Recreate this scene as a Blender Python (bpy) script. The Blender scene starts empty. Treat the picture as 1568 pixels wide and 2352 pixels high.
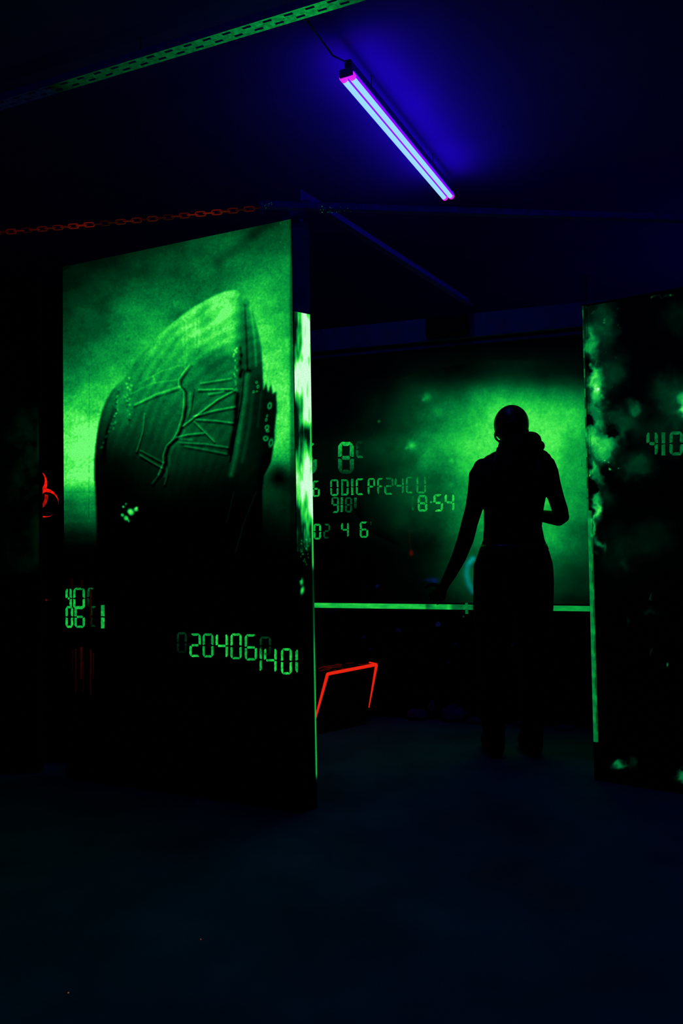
import bpy, bmesh, math, random
import numpy as np
from mathutils import Vector, Matrix

random.seed(7); rng = np.random.default_rng(11)
sc = bpy.context.scene
COL = sc.collection
PI = math.pi

# ------------------------------------------------------------------ camera
W, H, F = 1568.0, 2352.0, 1800.0
CAM_H = 1.10
PITCH, ROLL = math.radians(1.8), math.radians(0.95)
fw = Vector((0, math.cos(PITCH), math.sin(PITCH)))
u0 = Vector((0, -math.sin(PITCH), math.cos(PITCH))); x0 = Vector((1, 0, 0))
rt = x0 * math.cos(ROLL) - u0 * math.sin(ROLL)
up = x0 * math.sin(ROLL) + u0 * math.cos(ROLL)
EYE = Vector((0, 0, CAM_H))
cd = bpy.data.cameras.new('camera'); cam = bpy.data.objects.new('camera', cd); COL.objects.link(cam)
cd.sensor_fit = 'VERTICAL'; cd.sensor_height = 36.0; cd.lens = 36.0 * F / H
cd.clip_start = 0.05; cd.clip_end = 60
cam.matrix_world = Matrix(((rt.x, up.x, -fw.x, EYE.x), (rt.y, up.y, -fw.y, EYE.y), (rt.z, up.z, -fw.z, EYE.z), (0, 0, 0, 1)))
sc.camera = cam

# ------------------------------------------------------------------ world, exposure
wd = bpy.data.worlds.new('world'); sc.world = wd; wd.use_nodes = True
wd.node_tree.nodes['Background'].inputs[0].default_value = (0.0, 0.0, 0.0, 1)
wd.node_tree.nodes['Background'].inputs[1].default_value = 0.0
vs = sc.view_settings
vs.view_transform = 'Standard'; vs.look = 'None'; vs.gamma = 1.0; vs.exposure = 0.0
try: vs.use_curve_mapping = False
except Exception: pass

UV_STRENGTH = 10.0          # violet output of the blacklight tubes
PAINT = 1.0                # how strongly fluorescent paint glows under them

# ------------------------------------------------------------------ measuring helpers
def ray(px, py):
    return (fw + rt * ((px - W / 2) / F) + up * ((H / 2 - py) / F))
def on_z(px, py, z):
    d = ray(px, py); return EYE + d * ((z - EYE.z) / d.z)
def on_y(px, py, y):
    d = ray(px, py); return EYE + d * (y / d.y)
class Plane:               # vertical plane through two floor points; n faces the camera
    def __init__(s, a, b):
        s.a = Vector((a.x, a.y, 0)); d = Vector((b.x - a.x, b.y - a.y, 0)); s.len = d.length; s.u = d.normalized()
        s.n = Vector((s.u.y, -s.u.x, 0))
        if s.n.dot(EYE - s.a) < 0: s.n = -s.n
    def pt(s, u, z, off=0): return s.a + s.u * u + Vector((0, 0, z)) + s.n * off
    def at(s, px, py, off=0):
        d = ray(px, py); o = s.a + s.n * off
        return EYE + d * ((o - EYE).dot(s.n) / d.dot(s.n))
    def uz(s, px, py):
        p = s.at(px, py); return (p - s.a).dot(s.u), p.z
def project(P):            # N x 3 -> pixel arrays (used to read the sketch canvases)
    Q = P - np.array(EYE)
    z = Q @ np.array(fw); return W / 2 + F * (Q @ np.array(rt)) / z, H / 2 - F * (Q @ np.array(up)) / z

# ------------------------------------------------------------------ materials
def nt(m): return m.node_tree.nodes, m.node_tree.links
def mat(name, col, rough=0.6, metal=0.0, noise=0.25, scale=18.0, spec=0.4, bump=0.0, bscale=60.0):
    m = bpy.data.materials.new(name); m.use_nodes = True; N, L = nt(m); b = N['Principled BSDF']
    tc = N.new('ShaderNodeTexCoord'); nz = N.new('ShaderNodeTexNoise'); nz.inputs['Scale'].default_value = scale
    nz.inputs['Detail'].default_value = 6
    L.new(tc.outputs['Object'], nz.inputs['Vector'])
    rp = N.new('ShaderNodeValToRGB'); L.new(nz.outputs[0], rp.inputs[0])
    rp.color_ramp.elements[0].position = 0.3; rp.color_ramp.elements[1].position = 0.7
    lo = [c * (1 - noise) for c in col]; hi = [min(1, c * (1 + noise)) for c in col]
    rp.color_ramp.elements[0].color = (*lo, 1); rp.color_ramp.elements[1].color = (*hi, 1)
    L.new(rp.outputs[0], b.inputs['Base Color'])
    b.inputs['Roughness'].default_value = rough; b.inputs['Metallic'].default_value = metal
    b.inputs['Specular IOR Level'].default_value = spec
    if bump:
        n2 = N.new('ShaderNodeTexNoise'); n2.inputs['Scale'].default_value = bscale; L.new(tc.outputs['Object'], n2.inputs['Vector'])
        bp = N.new('ShaderNodeBump'); bp.inputs['Strength'].default_value = bump; bp.inputs['Distance'].default_value = 0.01
        L.new(n2.outputs[0], bp.inputs['Height']); L.new(bp.outputs[0], b.inputs['Normal'])
    return m
def emit(name, col, s, base=(0.02, 0.02, 0.02)):
    m = bpy.data.materials.new(name); m.use_nodes = True; N, L = nt(m); b = N['Principled BSDF']
    b.inputs['Base Color'].default_value = (*base, 1); b.inputs['Roughness'].default_value = 0.5
    b.inputs['Emission Color'].default_value = (*col, 1); b.inputs['Emission Strength'].default_value = s
    return m
def fluo(name='fluorescent_paint', grain=0.14, gscale=230.0):
    # fluorescent pigment gives off its own light under blacklight; amount of pigment comes from the 'paint' attribute
    m = bpy.data.materials.new(name); m.use_nodes = True; N, L = nt(m); b = N['Principled BSDF']
    a = N.new('ShaderNodeAttribute'); a.attribute_name = 'paint'
    tc = N.new('ShaderNodeTexCoord'); nz = N.new('ShaderNodeTexNoise'); nz.inputs['Scale'].default_value = gscale
    nz.inputs['Detail'].default_value = 3; L.new(tc.outputs['Object'], nz.inputs['Vector'])
    mr = N.new('ShaderNodeMapRange'); mr.inputs[1].default_value = 0.3; mr.inputs[2].default_value = 0.7
    mr.inputs[3].default_value = 1 - grain; mr.inputs[4].default_value = 1 + grain
    L.new(nz.outputs[0], mr.inputs[0])
    ml = N.new('ShaderNodeMath'); ml.operation = 'MULTIPLY'; ml.inputs[1].default_value = PAINT; L.new(mr.outputs[0], ml.inputs[0])
    b.inputs['Base Color'].default_value = (0.008, 0.010, 0.010, 1)
    L.new(a.outputs['Color'], b.inputs['Emission Color']); L.new(ml.outputs[0], b.inputs['Emission Strength'])
    b.inputs['Roughness'].default_value = 0.7; b.inputs['Specular IOR Level'].default_value = 0.15
    return m
M = dict(
    black=mat('black_painted_board', (0.006, 0.007, 0.007), 0.75, spec=0.12, bump=0.15),
    edge=mat('dark_board_edge', (0.08, 0.16, 0.45), 0.7, spec=0.2),
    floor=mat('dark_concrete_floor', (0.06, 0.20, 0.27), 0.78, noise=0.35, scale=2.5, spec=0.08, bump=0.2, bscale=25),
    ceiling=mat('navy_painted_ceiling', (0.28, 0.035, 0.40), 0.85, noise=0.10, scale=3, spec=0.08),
    room=mat('dark_painted_room_wall', (0.02, 0.02, 0.05), 0.85, noise=0.2, scale=3, spec=0.1),
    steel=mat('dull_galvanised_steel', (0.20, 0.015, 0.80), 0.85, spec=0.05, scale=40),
    housing=mat('lamp_housing_enamel', (0.03, 0.02, 0.10), 0.5, scale=10),
    cable=mat('dark_cable', (0.03, 0.05, 0.05), 0.6),
    cloth=mat('black_cloth', (0.006, 0.008, 0.007), 0.85, spec=0.1, bump=0.3, bscale=90),
    skin=mat('skin_in_the_dark', (0.02, 0.015, 0.013), 0.7, spec=0.15),
    shiny=mat('glossy_black_plastic', (0.012, 0.014, 0.013), 0.32, spec=0.5),
    trunk=mat('blue_grey_trunking', (0.05, 0.12, 0.26), 0.7),
    rock=mat('blue_grey_rubble', (0.10, 0.12, 0.34), 0.9, noise=0.5, scale=30, bump=0.5),
    stool=mat('black_block', (0.006, 0.006, 0.007), 0.7, spec=0.1),
)
M['fluo'] = fluo(); M['fluo_fine'] = fluo('stencil_paint_and_tray_light', 0.45, 70)
M['tube_core'] = emit('tube_overexposed_core', (0.30, 0.66, 1.0), 1.1)  # pale core stands in for the overexposed look of the tube
M['tube_glow'] = emit('tube_violet_glow', (0.028, 0.0, 1.0), UV_STRENGTH)  # violet light output, with the lens-bloom fringe built in as an outer tube
M['tube_end'] = emit('tube_cathode_glow', (0.75, 0.02, 0.85), 1.0)

def s2l(c):
    c = np.asarray(c, float) / 255.0
    return np.where(c <= 0.04045, c / 12.92, ((c + 0.055) / 1.055) ** 2.4)
PT = np.array([0, .06, .15, .25, .35, .5, .65, .8, .9, 1.0])
PC = s2l([(0, 0, 0), (0, 22, 10), (0, 52, 24), (0, 84, 38), (2, 118, 52), (12, 165, 62), (34, 206, 68), (76, 240, 84), (118, 255, 124), (205, 255, 215)])
def pal(t):
    t = np.clip(np.asarray(t, float), 0, 1)
    return np.stack([np.interp(t, PT, PC[:, k]) for k in range(3)], -1)

# ------------------------------------------------------------------ mesh helpers
def set_props(o, label=None, cat=None, group=None, kind=None):
    if label: o['label'] = label
    if cat: o['category'] = cat
    if group: o['group'] = group
    if kind: o['kind'] = kind
    return o
def link(name, me, parent=None, loc=None):
    o = bpy.data.objects.new(name, me); COL.objects.link(o)
    if parent:
        o.parent = parent; o.matrix_parent_inverse = Matrix.Translation(-parent.location)
    if loc is not None: o.location = loc
    return o
def empty(name, loc, label, cat, group=None):
    o = bpy.data.objects.new(name, None); COL.objects.link(o); o.location = loc; o.empty_display_size = 0.1
    return set_props(o, label, cat, group)
def finish(name, bm, m, parent=None, smooth=False, bevel=0.0):
    bmesh.ops.recalc_face_normals(bm, faces=bm.faces[:])
    me = bpy.data.meshes.new(name); bm.to_mesh(me); bm.free()
    me.materials.append(m)
    if smooth:
        for p in me.polygons: p.use_smooth = True
    o = link(name, me, parent)
    if bevel:
        b = o.modifiers.new('bevel', 'BEVEL'); b.width = bevel; b.segments = 2; b.limit_method = 'ANGLE'
    return o
def hull8(bm, bot, top):   # prism from bottom ring and top ring
    vb = [bm.verts.new(p) for p in bot]; vt = [bm.verts.new(p) for p in top]; n = len(vb)
    bm.faces.new(vb); bm.faces.new(vt)
    for i in range(n): bm.faces.new((vb[i], vb[(i + 1) % n], vt[(i + 1) % n], vt[i]))
def box(bm, c, ax, ay, az, sx, sy, sz):
    ax, ay, az = ax * sx / 2, ay * sy / 2, az * sz / 2
    bot = [c - az - ax - ay, c - az + ax - ay, c - az + ax + ay, c - az - ax + ay]
    hull8(bm, bot, [p + az * 2 for p in bot])
def abox(bm, x0, x1, y0, y1, z0, z1):
    box(bm, Vector(((x0 + x1) / 2, (y0 + y1) / 2, (z0 + z1) / 2)), Vector((1, 0, 0)), Vector((0, 1, 0)), Vector((0, 0, 1)), x1 - x0, y1 - y0, z1 - z0)
def frame(d):
    d = d.normalized(); a = Vector((0, 0, 1)) if abs(d.z) < 0.95 else Vector((1, 0, 0))
    s = d.cross(a).normalized(); return s, s.cross(d).normalized()
def tube(bm, pts, rad, n=10, cap=True):
    rad = rad if hasattr(rad, '__len__') else [rad] * len(pts); rings = []; s = None
    for i, p in enumerate(pts):
        d = (pts[min(i + 1, len(pts) - 1)] - pts[max(i - 1, 0)]).normalized()
        if s is None: s, t = frame(d)
        else: s = (s - d * s.dot(d)).normalized(); t = s.cross(d).normalized()
        rings.append([bm.verts.new(p + (s * math.cos(2 * PI * k / n) + t * math.sin(2 * PI * k / n)) * rad[i]) for k in range(n)])
    for a, b in zip(rings, rings[1:]):
        for k in range(n): bm.faces.new((a[k], a[(k + 1) % n], b[(k + 1) % n], b[k]))
    if cap: bm.faces.new(rings[0][::-1]); bm.faces.new(rings[-1])
def ellipsoid(bm, c, r, rot=None, seg=20, ring=14):
    ret = bmesh.ops.create_uvsphere(bm, u_segments=seg, v_segments=ring, radius=1.0)
    mt = Matrix.Translation(c) @ (rot.to_4x4() if rot else Matrix.Identity(4)) @ Matrix.Diagonal((*r, 1))
    bmesh.ops.transform(bm, matrix=mt, verts=ret['verts'])

def paint_mesh(name, verts, faces, cols, m, parent):
    me = bpy.data.meshes.new(name)
    me.from_pydata([tuple(v) for v in verts], [], faces)
    at = me.color_attributes.new('paint', 'FLOAT_COLOR', 'POINT')
    c4 = np.ones((len(verts), 4), np.float32); c4[:, :3] = cols
    at.data.foreach_set('color', c4.ravel()); me.materials.append(m)
    return link(name, me, parent)
def paint_sheet(name, P, u0, u1, z0, z1, step, colour_fn, m, parent, off=0.0015):
    nu = max(2, int((u1 - u0) / step) + 1); nz = max(2, int((z1 - z0) / step) + 1)
    uu, zz = np.meshgrid(np.linspace(u0, u1, nu), np.linspace(z0, z1, nz))
    a, u, n = np.array(P.a), np.array(P.u), np.array(P.n)
    V = a + uu.reshape(-1, 1) * u + n * off; V[:, 2] += zz.ravel()
    X, Y = project(V); cols = colour_fn(X, Y, uu.ravel(), zz.ravel())
    idx = np.arange(nu * nz).reshape(nz, nu)
    q = np.stack([idx[:-1, :-1], idx[:-1, 1:], idx[1:, 1:], idx[1:, :-1]], -1).reshape(-1, 4)
    if P.n.cross(P.u).z < 0: q = q[:, ::-1]
    me = bpy.data.meshes.new(name)
    me.vertices.add(len(V)); me.vertices.foreach_set('co', V.astype(np.float32).ravel())
    me.loops.add(q.size); me.loops.foreach_set('vertex_index', q.astype(np.int32).ravel())
    me.polygons.add(len(q)); me.polygons.foreach_set('loop_start', np.arange(0, q.size, 4, dtype=np.int32))
    me.update(calc_edges=True); me.validate()
    at = me.color_attributes.new('paint', 'FLOAT_COLOR', 'POINT')
    c4 = np.ones((len(V), 4), np.float32); c4[:, :3] = cols
    at.data.foreach_set('color', c4.ravel()); me.materials.append(m)
    return link(name, me, parent)

# ------------------------------------------------------------------ painter's canvas (numpy)
class Canvas:
    def __init__(s, x0, y0, x1, y1):
        s.x0, s.y0, s.w, s.h = x0, y0, int(x1 - x0), int(y1 - y0)
        s.X, s.Y = np.meshgrid(np.arange(s.w) + x0, np.arange(s.h) + y0); s.X = s.X.astype(float); s.Y = s.Y.astype(float)
        s.t = np.zeros((s.h, s.w))
    def grid(s, xs, ys, rows, blur=16):
        rows = np.array(rows, float); tmp = np.stack([np.interp(s.X[0], xs, r) for r in rows])
        g = np.stack([np.interp(s.Y[:, 0], ys, tmp[:, i]) for i in range(s.w)], 1)
        return s.blur(g, blur)
    def blur(s, a, sg):
        if sg <= 0: return a
        p = int(3 * sg) + 1; b = np.pad(a, p, mode='edge')
        fy = np.fft.fftfreq(b.shape[0])[:, None]; fx = np.fft.rfftfreq(b.shape[1])[None]
        b = np.fft.irfft2(np.fft.rfft2(b) * np.exp(-2 * (PI * sg) ** 2 * (fx ** 2 + fy ** 2)), s=b.shape)
        return b[p:-p, p:-p]
    def noise(s, scale, oct=4, sy=1.0):
        out = np.zeros((s.h, s.w)); amp = 1.0; tot = 0
        for o in range(oct):
            a = s.aniso(rng.standard_normal((s.h, s.w)), scale / 2 ** o, scale * sy / 2 ** o); a /= (a.std() + 1e-9)
            out += a * amp; tot += amp; amp *= 0.55
        return out / tot
    def aniso(s, a, sx, sy):
        fy = np.fft.fftfreq(s.h)[:, None]; fx = np.fft.rfftfreq(s.w)[None]
        return np.fft.irfft2(np.fft.rfft2(a) * np.exp(-2 * PI ** 2 * ((sx * fx) ** 2 + (sy * fy) ** 2)), s=a.shape)
    def poly(s, pts, soft=1.5):
        inside = np.zeros((s.h, s.w), bool); n = len(pts)
        for i in range(n):
            xa, ya = pts[i]; xb, yb = pts[(i + 1) % n]
            if ya == yb: continue
            c = ((ya > s.Y) != (yb > s.Y)) & (s.X < (xb - xa) * (s.Y - ya) / (yb - ya) + xa); inside ^= c
        return np.clip(s.blur(inside.astype(float), soft), 0, 1)
    def dist(s, pts):
        d = np.full((s.h, s.w), 1e9)
        for (xa, ya), (xb, yb) in zip(pts, pts[1:]):
            dx, dy = xb - xa, yb - ya; q = np.clip(((s.X - xa) * dx + (s.Y - ya) * dy) / (dx * dx + dy * dy + 1e-9), 0, 1)
            d = np.minimum(d, np.hypot(s.X - xa - q * dx, s.Y - ya - q * dy))
        return d
    def line(s, pts, w, amt):
        s.t += amt * np.exp(-(s.dist(pts) / w) ** 2)
    def blob(s, x, y, rx, ry, amt, ang=0, p=2):
        c, q = math.cos(ang), math.sin(ang); dx, dy = s.X - x, s.Y - y
        r = np.hypot((dx * c + dy * q) / rx, (-dx * q + dy * c) / ry); s.t += amt * np.exp(-r ** p)
    def sample(s, X, Y):
        fx = np.clip(X - s.x0, 0, s.w - 1.001); fy = np.clip(Y - s.y0, 0, s.h - 1.001)
        i, j = fx.astype(int), fy.astype(int); a, b = fx - i, fy - j; T = s.t
        v = T[j, i] * (1 - a) * (1 - b) + T[j, i + 1] * a * (1 - b) + T[j + 1, i] * (1 - a) * b + T[j + 1, i + 1] * a * b
        out = (X < s.x0) | (X > s.x0 + s.w) | (Y < s.y0) | (Y > s.y0 + s.h)
        return np.where(out, 0, v)

# ------------------------------------------------------------------ stencil lettering
SEG = {'0': 'abcdef', 'O': 'abcdef', 'D': 'abcdk', '1': 'i', 'I': 'i', '2': 'abged', '4': 'fgbc', '5': 'afgcd', '6': 'afgedc',
       '8': 'abcdefg', '9': 'abcdfg', 'C': 'afed', 'G': 'afgedc', 'P': 'abgfe', 'F': 'afge', 'U': 'fedcb', ')': 'bc', '(': 'fe', 'L': 'fg', '7': 'abc'}
def glyph_polys(ch, sw, gap):
    # unit box x 0..1, y 0 (top)..1 ; sw = stroke width across x, sh = across y
    w, h = sw; c = 0.55; P = []
    def hseg(y, l=True, r=True, top=True):
        a, b = gap[0] + w * 0.55, 1 - gap[0] - w * 0.55
        if top is None: return [(w * .9, y), (w * 1.2, y - h / 2), (1 - w * 1.2, y - h / 2), (1 - w * .9, y), (1 - w * 1.2, y + h / 2), (w * 1.2, y + h / 2)]
        if top: return [(a, y), (a + w * .25, y), (b, y), (b + w * .3, y + h * .25), (b - w * .5, y + h), (a + w * .5, y + h), (a - w * .3, y + h * .25)]
        return [(a + w * .5, y - h), (b - w * .5, y - h), (b + w * .3, y - h * .25), (b, y), (a, y), (a - w * .3, y - h * .25)]
    def vseg(x, y0, y1, left=True, d=False):
        # chamfer the outer corner at the glyph's corners
        k = h * .9
        if left:
            return [(x, y0 + (k if y0 < .3 else 0)), (x + w * .55, y0), (x + w, y0 + h * .3), (x + w, y1 - h * .3), (x + w * .55, y1), (x, y1 - (k if y1 > .7 else 0))]
        return [(x, y0 + h * .3), (x + w * .45, y0), (x + w, y0 + (k if y0 < .3 else 0)), (x + w, y1 - (k if y1 > .7 else 0)), (x + w * .45, y1), (x, y1 - h * .3)]
    t0, t1 = gap[1], 0.5 - gap[1] * .8; b0, b1 = 0.5 + gap[1] * .8, 1 - gap[1]
    for s in SEG[ch]:
        if s == 'a': P.append(hseg(0))
        if s == 'd': P.append(hseg(1, top=False))
        if s == 'g': P.append(hseg(.5, top=None))
        if s == 'f': P.append(vseg(0, t0, t1))
        if s == 'e': P.append(vseg(0, b0, b1))
        if s == 'b': P.append(vseg(1 - w, t0, t1, False))
        if s == 'c': P.append(vseg(1 - w, b0, b1, False))
        if s == 'k': P.append([(w * .1, 0), (w * 1.0, 0), (w * 1.0, 1), (w * .1, 1)])
        if s == 'i': P.append([(0, 0), (1, 0), (1, .48), (0, .48)]); P.append([(0, .53), (1, .53), (1, 1), (0, 1)])
    return P
def lettering(name, plane, items, parent, stroke=6.0, tint=(1, 1, 1), off=0.0025):
    V, Fc, C = [], [], []
    for it in items:
        ch, xa, ya, xb, yb = it[:5]; t0 = it[5] if len(it) > 5 else .6; t1 = it[6] if len(it) > 6 else t0
        st = it[7] if len(it) > 7 else stroke
        if ch == '.':
            polys = [[(0.5 + .5 * math.cos(a), .5 + .5 * math.sin(a)) for a in np.linspace(0, 2 * PI, 9)[:-1]]]
        else:
            polys = glyph_polys(ch, (min(.48, st / (xb - xa)), st / (yb - ya)), (0.10, 0.035))
        for pl in polys:
            # fan with rings: split long strokes so the colour can fade along them
            ys = [p[1] for p in pl]; cx = sum(p[0] for p in pl) / len(pl); cy = sum(ys) / len(pl); base = len(V)
            pts = []
            for a, b in zip(pl, pl[1:] + pl[:1]):
                n = max(1, int(math.hypot((b[0] - a[0]) * (xb - xa), (b[1] - a[1]) * (yb - ya)) / 3))
                pts += [(a[0] + (b[0] - a[0]) * k / n, a[1] + (b[1] - a[1]) * k / n) for k in range(n)]
            for (gx, gy) in [(cx, cy)] + pts:
                jit = 0.6
                px = xa + gx * (xb - xa) + random.uniform(-jit, jit) * .5; py = ya + gy * (yb - ya) + random.uniform(-jit, jit) * .5
                V.append(plane.at(px, py, off)); C.append(pal(max(0, (t0 + (t1 - t0) * gy) * random.uniform(.85, 1.08))) * tint)
            for k in range(len(pts)): Fc.append((base, base + 1 + k, base + 1 + (k + 1) % len(pts)))
    return paint_mesh(name, V, Fc, np.array(C), M['fluo_fine'], parent)
def painted_poly(name, plane, loops, cols, parent, off=0.0025, smooth_fade=None):
    V, Fc, C = [], [], []
    for lp, c in zip(loops, cols):
        b = len(V)
        for i, (px, py) in enumerate(lp):
            V.append(plane.at(px, py, off)); C.append(c[i] if isinstance(c, list) else c)
        if len(lp) == 4: Fc.append((b, b + 1, b + 2, b + 3))
        else: Fc.append(tuple(range(b, b + len(lp))))
    return paint_mesh(name, V, Fc, np.array(C), M['fluo_fine'], parent)

# ================================================================== LARGE STRUCTURE
CEIL = 3.125
XL, XR, YN, YF = -3.2, 3.4, -2.6, 8.0
def struct(name, b, m):
    bm = bmesh.new(); abox(bm, *b); o = finish(name, bm, m); return set_props(o, kind='structure')
struct('floor', (XL, XR, YN, YF, -0.1, 0), M['floor'])
struct('ceiling', (XL, XR, YN, YF, CEIL, CEIL + 0.1), M['ceiling'])
struct('wall_left', (XL - 0.1, XL, YN, YF, 0, CEIL), M['room'])
struct('wall_right', (XR, XR + 0.1, YN, YF, 0, CEIL), M['room'])
struct('wall_back', (XL - 0.1, XR + 0.1, YF, YF + 0.1, 0, CEIL), M['room'])
struct('wall_front', (XL - 0.1, XR + 0.1, YN - 0.1, YN, 0, CEIL), M['room'])

# ------------------------------------------------------------------ left partition slab with the hull mural
A = on_z(150, 1787, 0); B = on_z(690, 1868, 0); C_ = on_z(729, 1857, 0)
LP = Plane(A, B); LH = 2.40
back = C_ - B; LT = back.length
EP = Plane(B, C_)                                   # its narrow end face
def slab(bm, P, T, z0, z1, u0=0.0, u1=None):
    u1 = P.len if u1 is None else u1
    b = [P.pt(u0, z0), P.pt(u1, z0), P.pt(u1, z0) + T, P.pt(u0, z0) + T]
    hull8(bm, b, [p + Vector((0, 0, z1 - z0)) for p in b])
left = empty('partition_panel', LP.pt(LP.len / 2, 0), 'tall free-standing slab at left covered with a glowing green mural of a giant ribbed hull', 'partition panel')
bm = bmesh.new(); slab(bm, LP, back, 0, LH); finish('board', bm, M['black'], left)

cv = Canvas(130, 440, 720, 1300)
bx = [150, 220, 300, 380, 460, 540, 610, 670]
by = [480, 540, 600, 660, 720, 780, 840, 900, 960, 1020, 1075, 1108, 1130, 1180, 1215, 1250]
bg = cv.grid(bx, by, [
    [0, 0, 0, 0, .03, .06, .10, .15], [0, 0, .02, .07, .17, .24, .26, .30], [.01, .04, .10, .17, .28, .32, .36, .38],
    [.06, .15, .22, .27, .35, .48, .52, .44], [.16, .30, .34, .38, .46, .60, .64, .48], [.20, .32, .40, .50, .60, .62, .66, .54],
    [.28, .38, .52, .66, .60, .6, .78, .66], [.42, .64, .72, .6, .6, .6, .88, .74], [.66, .80, .74, .5, .5, .6, .92, .80],
    [.76, .88, .6, .4, .4, .5, .80, .66], [.72, .82, .5, .3, .2, .2, .34, .28], [.66, .74, .3, .1, .1, .1, .16, .10],
    [.36, .44, .1, 0, 0, 0, .12, .06], [.26, .30, 0, 0, 0, 0, .04, .05], [.08, .12, 0, 0, 0, 0, .01, .03], [0, 0, 0, 0, 0, 0, 0, 0]], 9)
cloud = cv.noise(34, 4)
# diagonal wisps rising to the upper right
wisp = cv.noise(26, 3, 0.5)
cv.t = bg * (1 + 0.13 * cloud + 0.10 * wisp) + 0.02 * cloud * (bg > .03)
cv.t += 0.02 * np.sin(cv.Y / 5.0) * ((cv.X < 218) & (cv.Y > 1105) & (cv.Y < 1200))
cv.line([(690, 440), (560, 560), (500, 600)], 14, -.10)
dome = [(539, 666), (518, 669), (496, 677), (470, 691), (444, 705), (420, 722), (397, 741), (357, 776), (318, 816), (300, 846), (288, 866), (258, 895),
        (244, 920), (235, 942), (228, 968), (223, 994), (219, 1025), (217, 1053), (216, 1090), (219, 1132), (221, 1191), (222, 1290), (604, 1290), (602, 1132), (606, 1093), (622, 1061),
        (630, 1014), (631, 985), (636, 940), (634, 899), (626, 905), (622, 880), (616, 902), (611, 878), (605, 896), (603, 847), (600, 796), (587, 737), (576, 700), (567, 681), (556, 690), (548, 668)]
mask = cv.poly(dome, 1.6)
dx_ = [220, 280, 340, 400, 440, 480, 530, 556, 590, 604, 634]
dy_ = [666, 700, 750, 790, 830, 880, 940, 1000, 1060, 1110, 1160, 1290]
inn = cv.grid(dx_, dy_, [
    [.6, .6, .6, .7, .72, .76, .80, .60, .55, .5, .5], [.6, .6, .6, .72, .74, .78, .84, .40, .60, .5, .5],
    [.5, .5, .66, .70, .76, .78, .82, .28, .42, .5, .5], [.4, .5, .58, .60, .66, .66, .66, .26, .26, .4, .4],
    [.3, .4, .50, .50, .44, .38, .40, .26, .18, .2, .2], [.2, .40, .42, .38, .30, .30, .32, .14, .06, .06, .06],
    [.14, .30, .30, .28, .24, .24, .26, .10, .05, .02, .02], [.06, .16, .16, .20, .22, .22, .20, .08, .04, .02, .01],
    [.01, .02, .06, .12, .10, .09, .06, .05, .03, .01, .01], [0, .0, .02, .04, .02, .02, .01, .02, .01, 0, 0],
    [0] * 11, [0] * 11], 6)
hull = inn * (1 + 0.10 * cv.noise(12, 3))
save = cv.t.copy(); cv.t = hull
# brush streaks that follow the curve of the hull
cen = np.hypot(cv.X - 640, (cv.Y - 1180) * 0.78)
cv.t *= 1 + 0.10 * np.sin(cen / 3.1 + cv.noise(30, 2) * 1.2) * (cv.Y > 700)
LN = cv.line
cv.blob(500, 830, 55, 28, -.10, .1, 3)
LN([(310, 929), (360, 905), (413, 888)], 2.6, .30); LN([(308, 935), (360, 912), (410, 896)], 2.5, -.16)
LN([(300, 905), (350, 880), (408, 872)], 2.0, .12); LN([(320, 880), (372, 852), (420, 838)], 2.0, .12)
seam = [(436, 840), (424, 855), (413, 871), (412, 885), (424, 899), (424, 930), (420, 958), (410, 990), (400, 1008), (384, 1024), (377, 1045), (377, 1064), (366, 1090)]
LN([(x + 3.5, y + 2) for x, y in seam], 3.2, -.24); LN([(x - 2.5, y) for x, y in seam], 1.8, .24)
LN([(x + 12, y + 4) for x, y in seam[4:]], 3.0, .10); LN([(446, 895), (440, 940), (428, 975)], 2, -.16)
for a, w, q in [([(456, 895), (535, 893)], 1.7, .34), ([(460, 880), (531, 869)], 1.6, .24), ([(420, 978), (468, 941), (500, 917), (539, 896)], 2.0, .32),
                ([(444, 956), (490, 943), (539, 934)], 2.0, .30), ([(448, 963), (495, 966), (535, 971)], 1.8, .26), ([(446, 968), (470, 992), (492, 1014)], 2.0, .24),
                ([(405, 1004), (430, 998), (468, 994)], 1.8, .28), ([(414, 1016), (470, 1019), (523, 1027)], 2.0, .20), ([(424, 1024), (480, 1034), (520, 1042)], 2.0, .16),
                ([(322, 1045), (350, 1062), (377, 1077)], 2.2, .20), ([(322, 1034), (352, 1050), (376, 1063)], 1.8, .14), ([(332, 950), (328, 990), (314, 1036)], 2.0, .20),
                ([(372, 1080), (350, 1110)], 2.0, .14), ([(380, 1050), (384, 1090), (378, 1112)], 2.0, .15), ([(352, 865), (356, 880)], 2.5, .22), ([(404, 1006), (440, 1010)], 3, .12),
                ([(480, 905), (512, 899)], 3, .24)]:
    LN(a, w, q); LN([(x + 1, y + 5) for x, y in a], 2.4, -q * .55)
for a in ([(418, 742), (421, 790), (424, 842)], [(427, 738), (430, 800), (426, 838)], [(456, 728), (458, 770), (452, 812)], [(449, 731), (448, 800)]):
    LN(a, 2.2, .10)
for a, w, q in [([(567, 858), (563, 910), (552, 980), (540, 1053), (530, 1090)], 6, .16), ([(560, 858), (555, 920), (543, 985), (528, 1060)], 2, -.14), ([(574, 700), (584, 770), (588, 840)], 3, .16),
                ([(562, 700), (566, 780), (568, 850)], 2.5, -.16), ([(558, 850), (562, 854), (574, 852)], 4, -.16), ([(545, 905), (541, 960), (528, 1040)], 5, -.2),
                ([(580, 905), (572, 980), (556, 1060)], 4, .07), ([(588, 1130), (560, 1200), (540, 1270)], 1.4, .035), ([(600, 900), (592, 980)], 3, .05), ([(537, 1130), (520, 1200)], 1.4, .03)]:
    LN(a, w, q)
r2 = random.Random(3)
for k in range(9): cv.blob(552 + r2.uniform(-2, 4), 800 + k * 8, 4, 5, -.24 * r2.choice([1, .5]), 0, 2.5)
cv.blob(285, 905, 16, 60, .07, .15)
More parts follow.
